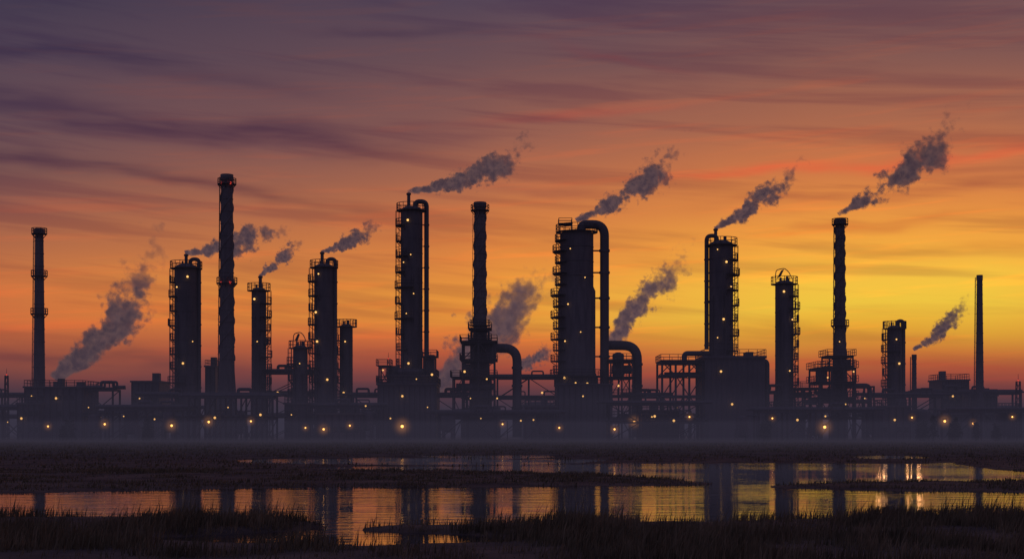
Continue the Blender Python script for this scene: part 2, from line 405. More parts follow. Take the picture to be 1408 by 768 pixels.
# ----- tower G : big coke drum with loop duct
def towerG():
    st=St('fractionating_column',793,300); s=st.s
    sh=st.mb('shell',STEEL,True); pl=st.mb('platforms',FRAME); rl=st.mb('railings',FRAME); pp=st.mb('overhead_duct',PIPE,True); bs=st.mb('base_block',CLAD)
    X,Z=st.X,st.Z; R=23*s; zt=Z(316)
    prof=[(0,R*1.28),(Z(520),R*1.28),(Z(512),R*1.12),(Z(400),R*1.12),(Z(394),R*1.0)]
    for py in (380,360,340): prof+=[(Z(py)-.1,R),(Z(py),R*1.03),(Z(py)+.1,R)]
    for j in range(6):
        a=j/5*1.5; prof.append((Z(322)+R*0.28*math.sin(a),R*math.cos(a)))
    sh.lathe(0,0,prof,40)
    pl.arcdeck(0,0,Z(320),R*.97,R+0.9,0.15,0,2*math.pi,32); rl.arcrail(0,0,Z(320)+.1,R+.85,1.5,0,2*math.pi,20,.12)
    rl.rectrail(X(768),X(786),-2,2,Z(308),1.0); pl.box(X(768),X(787),-2,2,Z(308)-.15,Z(308)); 
    for a in (768,786): pl.beam((X(a),-1.9,Z(320)),(X(a),-1.9,Z(308)),.2)
    pp.tube([(X(799),-.5,Z(325)),(X(799),-.5,Z(309)),(X(831),-.5,Z(309)),(X(831),-.5,Z(575))],6.2*s,20,3.4)
    for py in (345,375,410,450,490,530):
        pp.cyl(X(831),-.5,Z(py)-.25,Z(py)+.25,6.2*s+.18,n=20); pl.beam((X(815),-.5,Z(py)),(X(831),-.5,Z(py)),.3)
    lx=X(768)-.4
    for yy in (-.3,.3): pl.beam((lx,yy,1),(lx,yy,Z(320)),.12)
    for i,py in enumerate(range(332,520,15)):
        z=Z(py); w=1.1+.5*(i%2); rr=R if py<396 else R*1.12
        pl.arcdeck(0,0,z,rr*.98,rr+w,.15,math.pi-.8,math.pi+.9,14); rl.arcrail(0,0,z+.1,rr+w-.05,1.3,math.pi-.8,math.pi+.9,8,.11)
        pl.beam((-rr,0,z-1.1),(-rr-w+.1,0,z),.14)
    # mid level deck and base block
    pl.arcdeck(0,0,Z(518),R*1.2,R*1.28+1.2,.2,0,2*math.pi,32); rl.arcrail(0,0,Z(518)+.2,R*1.28+1.1,1.3,0,2*math.pi,22,.11)
    bs.box(X(764),X(840),-5,7,0.01,Z(530)); bs.box(X(763),X(841),-5.3,7.3,Z(530),Z(530)+.35)
    rl.rectrail(X(763.5),X(840.5),-5.2,7.2,Z(530)+.35)
    for i in range(10): pl.box(X(766+i*7.7),X(766+i*7.7)+.18,-5.12,-5.0-.001,0.3,Z(532))
    # side deck with vessels, right
    fr=st.mb('side_frame',FRAME); fr.frame(X(838),X(868),-4,5,[Z(575),Z(545),Z(520),Z(497)],2,1,.32,True,True,True)
    v=st.mb('side_vessels',STEEL,True); v.cyl(X(850),0,Z(520),Z(487),8*s,8*s); v.cyl(X(850),0,Z(487),Z(484),8*s,3*s)
    v.tube([(X(841),-1,Z(508)),(X(868),-1,Z(508))],.9,14)
    d2=st.mb('gooseneck_duct',PIPE,True)
    d2.tube([(X(828),1.5,Z(474)),(X(877),1.5,Z(474)),(X(877),1.5,Z(560)),(X(877),1.5,.5)],6.6*s,20,3.0)
    for py in (500,530,560): d2.cyl(X(877),1.5,Z(py)-.25,Z(py)+.25,6.6*s+.18,n=20)
    lampset(st,[(783,345),(803,384),(780,420),(776,470),(797,458)],R*1.12)
    lampset(st,[(775,520),(790,527),(806,528),(800,545),(835,512)],R*1.3)
    lampset(st,[(850,530),(862,512)],4.5)
    st.done()
towerG()
# ----- tower H
def towerH():
    st,R,zs=column('fractionating_column',975,1008,330,300,vent=(984,314),pipe=(971.5,480),ladder=1,levels=10,lamps=[(984,345),(996,362),(992,440),(984,465),(1003,395)],pipew=.45)
    X,Z=st.X,st.Z; bs=st.mb('base_block',CLAD); pl=st.mb('platforms',FRAME); rl=st.mb('railings',FRAME); fr=st.mb('side_frame',FRAME)
    bs.box(X(964),X(1045),-6,7,.01,Z(494)); bs.box(X(962),X(1047),-6.4,7.4,Z(494),Z(494)+.5)
    rl.rectrail(X(963),X(1046),-6.3,7.3,Z(494)+.5,1.3)
    for i in range(12): bs.box(X(966+i*6.9),X(966+i*6.9)+.16,-6.12,-6.001,.3,Z(496))
    bs.box(X(1024),X(1034),-2,2,Z(494)+.5,Z(484)); 
    bs.box(X(968),X(1042),-7.2,-6.0-.002,.01,Z(580)); 
    fr.frame(X(907),X(962),-5,5,[Z(570),Z(545),Z(517),Z(499)],3,1,.42,True,False,False)
    fr.box(X(905),X(963),-5.6,5.6,Z(499)+.25,Z(499)+.4); rl.rectrail(X(905),X(963),-5.6,5.6,Z(499)+.4,1.2)
    pp=st.mb('transfer_line',PIPE,True)
    pp.tube([(X(940),-1,Z(497)),(X(940),-1,Z(486)),(X(985),-1,Z(486))],.55,12,1.0)
    pp.tube([(X(912),-2,Z(515)),(X(966),-2,Z(515))],.5,12)
    pp.tube([(X(1040),-3,Z(497)),(X(1051),-3,Z(497)),(X(1051),-3,1)],.55,12,.9)
    lampset(st,[(985,512),(970,540),(1030,510),(1000,556),(945,517),(930,560)],6.2)
    st.done()
towerH()
# ----- base of column E
def proc_building(name,x0,x1,ytop,D,depth=11,lamps=(),mat=None,panels=8,rail=True,top=None,windows=True):
    xc=(x0+x1)/2; st=St(name,xc,D); X,Z=st.X,st.Z
    w=st.mb('walls',mat or CLAD); r=st.mb('roof',CONC); tr=st.mb('pilasters',FRAME); rl=st.mb('roof_railing',FRAME); g=st.mb('windows',DARKGLASS)
    zt=Z(ytop); a,b=X(x0),X(x1); h=depth/2
    w.box(a,b,-h,h,.01,zt); r.box(a-.25,b+.25,-h-.25,h+.25,zt,zt+.35)
    if rail: rl.rectrail(a,b,-h,h,zt+.35,1.2)
    for i in range(panels+1):
        x=a+(b-a-.2)*i/panels; tr.box(x,x+.2,-h-.14,-h-.002,.2,zt-.1)
    if windows:
        for i in range(panels):
            x=a+(b-a-.2)*(i+.5)/panels
            ww=(b-a)/panels*.28
            z=1.6
            while z<zt-1.8:
                if random.random()<.55: g.box(x-ww,x+ww,-h-.06,-h-.003,z,z+1.0)
                z+=3.2
    for i in range(max(1,panels//3)):
        x=random.uniform(a+1,b-1.6); ht=random.uniform(.8,2.0)
        r.box(x,x+random.uniform(.8,1.6),-1,1,zt+.36,zt+.36+ht)
    if lamps: lampset(st,lamps,.1,yc=-h)
    st.done(); return st
def skidE():
    st=St('process_structure',561,296); X,Z=st.X,st.Z
    w=st.mb('walls',CLAD); rl=st.mb('railings',FRAME); fr=st.mb('frame',FRAME); v=st.mb('vessels',STEEL,True)
    w.box(X(522),X(602),-5,8,.01,Z(530)); w.box(X(520.5),X(603.5),-5.4,8.4,Z(530),Z(530)+.4); rl.rectrail(X(521),X(603),-5.3,8.3,Z(530)+.4)
    w.box(X(534),X(600),-4,7,Z(530)+.4,Z(518)); w.box(X(533),X(601),-4.3,7.3,Z(518),Z(518)+.3); rl.rectrail(X(533),X(601),-4.3,7.3,Z(518)+.3)
    for i in range(12): fr.box(X(523+i*7),X(523+i*7)+.2,-5.14,-5.002,.2,Z(532))
    fr.frame(X(524),X(536),-4.5,0,[Z(530)+.4,Z(505)],1,1,.3,True,True,True)
    fr.frame(X(584),X(598),-3.5,3,[Z(530)+.4,Z(492)],1,1,.3,True,True,True)
    v.cyl(X(592),0,Z(517),Z(488),.9,.9); v.cyl(X(543),-1,Z(517),Z(503),1.3,1.1); v.tube([(X(548),-2,Z(512)),(X(585),-2,Z(512))],.8,14)
    lampset(st,[(530,510),(575,522),(596,516),(556,545),(590,560),(540,575)],.1,yc=-5)
    st.done()
skidE()
def skidF():
    st=St('process_structure',657,294); X,Z=st.X,st.Z
    fr=st.mb('frame',FRAME); v=st.mb('vessels',STEEL,True); w=st.mb('walls',CLAD); d=st.mb('gooseneck_duct',PIPE,True)
    fr.frame(X(637),X(680),-4.5,5.5,[Z(575),Z(548),Z(520),Z(497),Z(472)],2,1,.33,True,True,True)
    fr.frame(X(624),X(637),-4.0,4,[Z(575),Z(545),Z(520)],1,1,.3,True,True,True)
    fr.frame(X(648),X(672),-3.0,4,[Z(472)+.4,Z(454)],1,1,.28,True,True,True)
    w.box(X(640),X(688),-3.6,5,.01,Z(560)); w.box(X(646),X(676),-3.0,4.6,Z(560),Z(522)-.1)
    v.cyl(X(643),-2,Z(519),Z(501),1.1,1.0); v.cyl(X(676),-2,Z(496),Z(478),1.0); v.tube([(X(628),-3,Z(532)),(X(680),-3,Z(532))],.7,12)
    s=st.s
    d.tube([(X(668),1,Z(478)),(X(711),1,Z(478)),(X(711),1,.5)],6.3*s,20,2.8)
    for py in (505,530,560): d.cyl(X(711),1,Z(py)-.25,Z(py)+.25,6.3*s+.18,n=20)
    lampset(st,[(640,512),(670,522),(684,548),(648,548),(662,575)],.1,yc=-5)
    st.done()
skidF()
def skidJ():
    st=St('process_structure',1153,296); X,Z=st.X,st.Z
    fr=st.mb('frame',FRAME); v=st.mb('vessels',STEEL,True); pp=st.mb('pipes',PIPE,True)
    fr.frame(X(1120),X(1168),-5,5,[Z(575),Z(548),Z(527),Z(508)],3,1,.34,True,True,True)
    fr.frame(X(1136),X(1168),-3,4,[Z(508)+.4,Z(491)],2,1,.3,True,True,True)
    fr.frame(X(1168),X(1195),-4,4,[Z(575),Z(532)],2,1,.3,True,False,False)
    fr.frame(X(1098),X(1120),-4,4,[Z(575),Z(535)],1,1,.3,True,True,True)
    v.cyl(X(1128),-1,Z(526),Z(510),1.2); v.cyl(X(1162),-1,Z(507),Z(494),1.0); v.tube([(X(1124),-2,Z(540)),(X(1160),-2,Z(540))],1.0,14)
    pp.tube([(X(1160),-1,Z(530)),(X(1194),-1,Z(530)),(X(1194),-1,1)],.5,12,1.0); pp.tube([(X(1100),-3,Z(552)),(X(1190),-3,Z(552))],.4,10)
    lampset(st,[(1130,520),(1165,512),(1180,548),(1154,556)],.1,yc=-5)
    st.done()
skidJ()
# left building beneath first stack
proc_building('boiler_house',46,125,534,292,lamps=[(57,545),(90,548)],panels=9)
proc_building('annex_building',33,64,556,288,lamps=[(40,575)],panels=4,depth=8)
proc_building('switch_house',188,226,526,318,lamps=[(200,548)],panels=4,depth=9,rail=False)
proc_building('switch_house',286,300,505,322,panels=2,depth=6,rail=True,windows=False)
proc_building('control_building',1286,1323,524,330,lamps=[(1300,545)],panels=4,depth=10)
proc_building('control_building',1326,1362,545,322,panels=4,depth=9,lamps=[(1340,565)])
proc_building('pump_house',395,425,556,286,panels=3,depth=7,lamps=[(405,570)])
proc_building('pump_house',722,764,560,290,panels=5,depth=9,lamps=[(750,568),(733,577)])
proc_building('pump_house',880,930,566,284,panels=5,depth=9,lamps=[(893,573)])
proc_building('pump_house',1060,1100,562,300,panels=5,depth=9)
proc_building('pump_house',1205,1245,560,290,panels=4,depth=8,lamps=[(1222,577)])
proc_building('pump_house',440,500,570,282,panels=6,depth=8)
# pipe racks
def rack(x0,x1,ytop,D,levels=2,bays=None,lamps=(),pipes=5):
    xc=(x0+x1)/2; st=St('pipe_rack',xc,D); X,Z=st.X,st.Z
    fr=st.mb('frame',FRAME); pp=st.mb('pipes',PIPE,True); zt=Z(ytop)
    zs=[zt*(i+1)/levels for i in range(levels)]
    L=X(x1)-X(x0); bays=bays or max(1,int(L/5.5))
    fr.frame(X(x0),X(x1),-2.6,2.6,zs,bays,1,.34,random.random()<.7)
    for z in zs:
        for i in range(pipes):
            r=random.choice([.16,.22,.3,.4]); y=-2.1+4.2*i/(pipes-1)
            a=X(x0)-random.uniform(.4,2.5); b=X(x1)+random.uniform(.4,2.5)
            if random.random()<.35:
                q=random.uniform(.3,.7); xm=a+(b-a)*q
                pp.tube([(a,y,z+.2+r),(xm,y,z+.2+r),(xm,y,z+1.6),(xm+2.5,y,z+1.6),(xm+2.5,y,z+.2+r),(b,y,z+.2+r)],r*.8,8,.4)
            else: pp.tube([(a,y,z+.2+r),(b,y,z+.2+r)],r,8)
    if lamps: lampset(st,lamps,.1,yc=-2.6)
    st.done()
rack(120,160,536,290,2,lamps=[(144,573),(128,560)])
rack(150,262,563,282,1,lamps=[(218,576),(176,572)])
rack(204,240,545,300,2)
rack(264,378,546,276,2,bays=8,lamps=[(318,560),(300,574),(362,570)])
rack(368,432,513,310,3,lamps=[(385,540)])
rack(420,520,560,290,2,lamps=[(492,571),(505,558)])
rack(488,524,545,300,2)
rack(596,642,545,304,2,lamps=[(612,570),(626,556)])
rack(604,760,570,276,1,lamps=[(716,578)])
rack(684,770,520,312,3,lamps=[(745,540)])
rack(836,962,556,276,2,lamps=[(898,572),(924,578)])
rack(868,910,546,300,2)
rack(1040,1196,566,276,1,lamps=[(1130,572),(1092,577)])
rack(1045,1068,540,300,2)
rack(1085,1110,545,302,2)
rack(1190,1290,545,300,2,lamps=[(1210,570)])
rack(1255,1398,541,312,2,lamps=[(1375,566)])
rack(1300,1560,566,282,1)
rack(-130,40,562,290,1,lamps=[(18,580)])
rack(-120,36,545,315,2)
# horizontal vessels and tanks
def vessel(px,w,py,D,r):
    st=St('horizontal_vessel',px,D); s=st.mb('drum',STEEL,True); sd=st.mb('saddles',CONC); n=st.mb('nozzles',PIPE,True)
    L=w*st.s/2; z=st.Z(py)
    b=MB()
    prof=[(-L-r*.4*math.cos(j/4*math.pi/2),max(.02,r*math.sin(j/4*math.pi/2))) for j in range(5)]+[(L+r*.4*math.sin(j/4*math.pi/2),max(.02,r*math.cos(j/4*math.pi/2))) for j in range(5)]
    b.lathe(0,0,prof,20,True)
    o=len(s.v); s.v+=[(v[2],v[1],v[0]+z) for v in b.v]; s.f+=[tuple(i+o for i in reversed(f)) for f in b.f]
    # lay the drum on its side: swap axes about its own centre
    for i in range(o,len(s.v)):
        a_,b_,c_=s.v[i]; s.v[i]=(c_-z,b_,z+a_)
    for q in (-.6,.6): sd.box(L*q-.3,L*q+.3,-r*.8,r*.8,.01,max(.3,z-r*.55))
    n.cyl(0,0,z+r*.9,z+r+.7,.25); n.tube([(L*.5,0,z+r*.8),(L*.5,0,z+r+1.0),(L*.5+2,0,z+r+1.0),(L*.5+2,0,.3)],.15,8,.4)
    st.done()
for a in ((180,30,578,284,1.4),(232,22,580,280,1.2),(505,20,578,283,1.3),(616,20,580,286,1.5),(745,22,582,278,1.2),(930,26,580,288,1.4),(1020,24,586,270,1.1),(1120,26,582,284,1.3),(1270,24,578,290,1.4),(1380,30,580,286,1.5),(130,20,582,282,1.2),(330,26,580,290,1.3)): vessel(*a)
def tank(px,w,ytop,D):
    st=St('storage_tank',px,D); R=w/2*st.s; zt=st.Z(ytop); s=st.mb('shell',STEEL,True); rl=st.mb('railing_and_stair',FRAME)
    prof=[(0,R)]
    for i in range(1,5): z=zt*i/5; prof+=[(z-.05,R),(z,R*1.01),(z+.05,R)]
    prof+=[(zt,R),(zt+R*.16,R*.4),(zt+R*.18,.05)]
    s.lathe(0,0,prof,40); rl.arcrail(0,0,zt-.1,R+.05,1.1,0,2*math.pi,22,.1)
    n=16; 
    for i in range(n):
        a0=-2.6+1.6*i/n; a1=-2.6+1.6*(i+1)/n
        rl.beam(((R+.4)*math.cos(a0),(R+.4)*math.sin(a0),zt*i/n),((R+.4)*math.cos(a1),(R+.4)*math.sin(a1),zt*(i+1)/n),.25,.12)
    st.done()
for a in ((160,46,573,330),(505,40,566,330),(1235,50,572,345),(1420,60,566,340),(-20,60,566,330),(740,50,556,335),(1385,34,560,330)): tank(*a)
# lattice masts
def mast(px,ytop,D,w=.9):
    st=St('lattice_mast',px,D); m=st.mb('lattice',FRAME); zt=st.Z(ytop); h=w/2
    cs=[(-h,-h),(h,-h),(h,h),(-h,h)]
    for c_ in cs: m.beam((c_[0],c_[1],0),(c_[0]*.6,c_[1]*.6,zt),.14)
    n=int(zt/1.3)
    for i in range(n):
        f0=1-.4*i/n; f1=1-.4*(i+1)/n
        for k in range(4):
            a=cs[k]; b=cs[(k+1)%4]
            m.beam((a[0]*f0,a[1]*f0,zt*i/n),(b[0]*f1,b[1]*f1,zt*(i+1)/n),.08); m.beam((a[0]*f1,a[1]*f1,zt*(i+1)/n),(b[0]*f1,b[1]*f1,zt*(i+1)/n),.08)
    m.cyl(0,0,zt,zt+1.5,.06,.03,6); mb=st.mb('beacon',RED); mb.ball(0,0,zt+.2,.15); st.done()
mast(9,516,300); mast(1400,524,285,1.1); mast(534,494,310,.7)
# street lamps, each with an added emissive halo imitating glow in mist
HALO=bpy.data.materials.new('emissive_lamp_halo'); HALO.use_nodes=True
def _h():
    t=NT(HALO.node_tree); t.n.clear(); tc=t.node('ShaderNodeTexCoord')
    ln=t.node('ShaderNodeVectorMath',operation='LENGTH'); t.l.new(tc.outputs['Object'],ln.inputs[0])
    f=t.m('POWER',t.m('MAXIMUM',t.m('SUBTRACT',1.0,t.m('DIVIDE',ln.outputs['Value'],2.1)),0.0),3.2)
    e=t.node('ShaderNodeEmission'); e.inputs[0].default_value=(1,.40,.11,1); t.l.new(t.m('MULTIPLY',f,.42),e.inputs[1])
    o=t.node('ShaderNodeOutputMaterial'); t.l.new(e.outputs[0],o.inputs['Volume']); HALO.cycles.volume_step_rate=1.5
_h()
hm=MB(); hm.ball(0,0,0,2.1,12); HME=bpy.data.meshes.new('emissive_lamp_halo'); HME.from_pydata(hm.v,[],hm.f); HME.materials.append(HALO)
def street_lamp(px,py,D,k=1.0):
    st=St('street_lamp',px,D); p=st.mb('pole',FRAME,True); hd=st.mb('lamp_head',FRAME); b=st.mb('bulb',LAMPW); z=st.Z(py)
    p.cyl(.9,0,0,.3,.16,.14,10); p.lathe(.9,0,[(.3,.09),(z+.5,.06)],8); p.tube([(.9,0,z+.4),(.9,0,z+.75),(0,0,z+.6)],.05,6,.2)
    hd.box(-.4,.35,-.2,.2,z+.32,z+.6); b.ball(0,0,z+.05,.23*k,10); st.done()
    h=bpy.data.objects.new('emissive_lamp_halo',HME); scene.collection.objects.link(h); h.parent=st.e; h.location=(0,0,z+.05); h.scale=(k,k,k)
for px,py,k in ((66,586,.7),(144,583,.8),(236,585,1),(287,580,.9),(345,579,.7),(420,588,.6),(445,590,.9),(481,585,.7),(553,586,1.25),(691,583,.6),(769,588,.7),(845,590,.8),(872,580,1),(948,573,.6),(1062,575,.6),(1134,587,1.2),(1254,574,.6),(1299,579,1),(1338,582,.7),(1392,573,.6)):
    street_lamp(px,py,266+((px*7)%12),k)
# ------------------------------------------------------------------ terrain
def vnoise(x,y,seed=0):
    xi=np.floor(x).astype(np.int64); yi=np.floor(y).astype(np.int64); xf=x-xi; yf=y-yi
    def h(a,b):
        n=(a*374761393+b*668265263+seed*974711)&0xffffffff; n=((n^(n>>13))*1274126177)&0xffffffff
        return ((n^(n>>16))&0xffff)/65535.0
    u=xf*xf*(3-2*xf); v=yf*yf*(3-2*yf)
    return (h(xi,yi)*(1-u)+h(xi+1,yi)*u)*(1-v)+(h(xi,yi+1)*(1-u)+h(xi+1,yi+1)*u)*v
def fbm(x,y,seed=0,o=4):
    r=0;a=.5
    for i in range(o): r=r+a*vnoise(x*2**i,y*2**i,seed+i*17); a*=.5
    return r/(1-.5**o)
def landmask(X,Y):
    """>0 land, <0 water. Plan of the marsh written in bearing/depression units then warped with noise."""
    Yc=np.maximum(Y,8.0)
    b=X/Yc/K+704; q=CAMH/(Yc*K)+HOR
    wob=(fbm(X*.10+50,Y*.10+9,3,4)-.5)
    b=b+wob*60+ (fbm(X*.6,Y*.6,5,3)-.5)*22
    q=q+(fbm(X*.13+7,Y*.07,8,4)-.5)*np.interp(q,[600,640,700,768],[4,6,9,12])
    I=np.interp
    f0=I(b,[-500,700,1000,1300,1350,1408,1900],[655,639,637,637,641,648,655])
    m=f0-q
    # slivers in far marsh
    def sub(m,x0,x1,c,w):
        s=w*np.sqrt(np.clip(1-((b-(x0+x1)/2)/((x1-x0)/2))**2,0,1))-np.abs(q-c); s=np.where((b>x0)&(b<x1),s,-3)
        return np.minimum(m,-s)
    m=sub(m,330,840,634,5.0); m=sub(m,1180,1280,628.5,1.8); m=sub(m,560,760,627,1.6); m=sub(m,-300,-20,632,3)
    def land(m,bx,top,bot,x0,x1):
        t=I(b,bx,top); bo=I(b,bx,bot); s=np.minimum(q-t,bo-q); s=np.minimum(s,np.minimum((b-x0)*.3,(x1-b)*.3))
        return np.maximum(m,s)
    m=land(m,[-500,0,200,480,600,800,900,975],[600,630,638,646,647,651,657,664],[679,677,674,671,670,668,668,666],-5000,980)
    m=land(m,[1070,1110,1200,1408,1800],[668,665,662,660,655],[670,671,674,677,680],1070,9000)
    m=land(m,[-500,0,200,330,400,440],[709,712,713,715,717,721],[800,760,742,736,730,724],-5000,445)
    m=land(m,[490,540,640,800,1000,1200,1408,1900],[725,722,720,718,716,713,711,707],[727,730,734,742,760,790,800,800],490,9000)
    m=np.maximum(m,q-np.interp(b,[0,200,330,460,560,700,760],[738,746,750,753,750,746,734]))
    return m
def ground_z(X,Y):
    m=landmask(X,Y)
    z=np.where(m>0,.10*np.tanh(m/2.2),.45*np.tanh(m/2.5))
    z=z+np.where(m>0,(fbm(X*.35,Y*.35,21,3)-.5)*.14*np.clip(m/3,0,1),0)
    z=np.where(Y>185,np.maximum(z,0.02)*np.clip((240-Y)/55,0,1)-0.0,z)
    return z
qs=np.concatenate([np.array([588.4,588.8,589.3,590,591,592,594,596,598,600]),np.arange(601,769,.6)])
rows=list(CAMH/((qs-HOR)*K))+[24,22,20,17,14,10,5,0,-10,-30,-80]
rows=np.array([9000.]+rows)
bs_=np.concatenate([[-16000,-8000,-4000,-2000,-1200,-800],np.arange(-500,1901,5),[2200,2700,3500,5500,9000,17000]])
GX=np.zeros((len(rows),len(bs_))); GY=np.zeros_like(GX)
for i,d in enumerate(rows): GY[i]=d; GX[i]=(bs_-704)*K*max(d,24)
GZ=ground_z(GX,GY)
nr,nc=GX.shape
me=bpy.data.meshes.new('marsh_ground')
co=np.stack([GX,GY,GZ],-1).reshape(-1,3)
idx=np.arange(nr*nc).reshape(nr,nc)
fa=np.stack([idx[1:,:-1],idx[1:,1:],idx[:-1,1:],idx[:-1,:-1]],-1).reshape(-1,4)
def np_mesh(me,co,fa):
    n=fa.shape[1]
    me.vertices.add(len(co)); me.vertices.foreach_set('co',co.astype(np.float32).ravel())
    me.loops.add(fa.size); me.loops.foreach_set('vertex_index',fa.astype(np.int32).ravel())
    me.polygons.add(len(fa)); me.polygons.foreach_set('loop_start',np.arange(0,fa.size,n,dtype=np.int32)); 
    me.update(calc_edges=True); me.validate()
np_mesh(me,co,fa); me.polygons.foreach_set('use_smooth',[True]*len(me.polygons))
MUD=mat_surface('marsh_soil',(0.045,0.036,0.028,1),(0.14,0.105,0.075,1),0.95,0,.2,.6,False)
me.materials.append(MUD); og=bpy.data.objects.new('marsh_ground',me); scene.collection.objects.link(og)
# water
wm=bpy.data.materials.new('marsh_water'); wm.use_nodes=True; t=NT(wm.node_tree); b=t.n['Principled BSDF']
b.inputs['Base Color'].default_value=(0.03,0.028,0.035,1); b.inputs['Roughness'].default_value=0.03; b.inputs['IOR'].default_value=1.5
tc=t.node('ShaderNodeTexCoord'); x,y,z=t.sep(tc.outputs['Object'])
h1=t.noise(t.comb(t.m('MULTIPLY',x,.3),t.m('MULTIPLY',y,1.3),0.0),1.0,4,.6)
h2=t.noise(t.comb(t.m('MULTIPLY',x,.05),t.m('MULTIPLY',y,.09),3.0),1.0,3,.5)
bp=t.node('ShaderNodeBump'); bp.inputs['Distance'].default_value=.045
t.l.new(t.ss(h2,.35,.65,.15,.7),bp.inputs['Strength']); t.l.new(h1,bp.inputs['Height']); t.l.new(bp.outputs[0],b.inputs['Normal'])
mw=MB(); mw.v=[(-900,-80,0),(900,-80,0),(900,184,0),(-900,184,0)]; mw.f=[(0,1,2,3)]
mesh_obj('marsh_water',mw,wm)
# ------------------------------------------------------------------ grass
def grass_pts(n,y0,y1,bx0,bx1,thr):
    u=np.random.rand(n); Y=np.sqrt(y0*y0+(y1*y1-y0*y0)*u); B=bx0+(bx1-bx0)*np.random.rand(n); X=(B-704)*K*Y
    m=landmask(X,Y); cl=fbm(X*.5,Y*.5,33,3)
    k=(m>thr)&(np.random.rand(n)<np.clip((cl-.38)*4.5,0.06,1))
    return X[k],Y[k],m[k],cl[k]
V=[];F=[];off=0
def blades(X,Y,m,cl,h0,h1,w):
    global off
    n=len(X); Z=ground_z(X,Y)-.03
    h=(h0+(h1-h0)*np.random.rand(n)**1.6)*np.clip(.0+2.0*cl,.4,1.7)
    a=np.random.rand(n)*2*np.pi; ln=np.random.rand(n)*.5*h; la=np.random.randn(n)*.9
    ww=w*(.6+.8*np.random.rand(n))
    dx=np.cos(a*.5-np.pi/4)*ww/2; dy=np.sin(a*.5-np.pi/4)*ww/2
    lx=np.cos(la)*ln; ly=np.sin(la)*ln
    p0=np.stack([X-dx,Y-dy,Z],-1); p1=np.stack([X+dx,Y+dy,Z],-1)
    p2=np.stack([X+dx*.7+lx*.35,Y+dy*.7+ly*.35,Z+h*.6],-1); p3=np.stack([X-dx*.7+lx*.35,Y-dy*.7+ly*.35,Z+h*.6],-1)
    p4=np.stack([X+lx,Y+ly,Z+h],-1)
    co=np.stack([p0,p1,p2,p3,p4],1).reshape(-1,3); i=np.arange(n)*5+off
    V.append(co); F.append(np.concatenate([np.stack([i,i+1,i+2],-1),np.stack([i,i+2,i+3],-1),np.stack([i+3,i+2,i+4],-1)])); off+=n*5
blades(*grass_pts(150000,24,40,-250,1660,.2),.08,.34,.022)
blades(*grass_pts(9000,24,39,-250,1660,.4),.30,.62,.02)
blades(*grass_pts(80000,50,80,-250,1660,.1),.05,.18,.05)
blades(*grass_pts(80000,80,230,-250,1660,.05),.06,.22,.10)
blades(*grass_pts(9000,6,24,-600,2000,.2),.1,.4,.02)
me=bpy.data.meshes.new('marsh_grass'); np_mesh(me,np.concatenate(V),np.concatenate(F))
GR=mat_surface('grass_blades',(0.07,0.068,0.032,1),(0.26,0.20,0.11,1),0.8,0,.6,0,False)
me.materials.append(GR); o=bpy.data.objects.new('marsh_grass',me); scene.collection.objects.link(o)
# distant trees (one mass)
dt=MB()
def tree(px,D,h):
    x=(px-704)*K*D; dt.cyl(x,D,0,h*.4,.18,.1,6)
    for i in range(90):
        u=random.random(); z=h*(.15+.85*u); r=h*.20*(1-u)**.7+.15; a=random.random()*6.28; q=r*random.random()**.5
        p=Vector((x+q*math.cos(a),D+q*math.sin(a),z)); s=.35+.3*random.random()
        b=len(dt.v)
        for k in range(3):
            dt.v.append(tuple(p+Vector((random.uniform(-s,s),random.uniform(-s,s),random.uniform(-s,s)*1.3))))
        dt.f.append((b,b+1,b+2))
for i in range(60):
    D=random.uniform(262,275) if random.random()<.3 else random.uniform(350,420)
    tree(random.choice([1268,1278,1290,1262,1310,1335,90,100,1375,1050,470,210])+random.uniform(-10,10),D,random.uniform(2.2,4.5))
mesh_obj('distant_trees',dt,mat_surface('tree_foliage',(0.03,0.035,0.02,1),(0.07,0.07,0.04,1),0.8,0,.6,0,False))
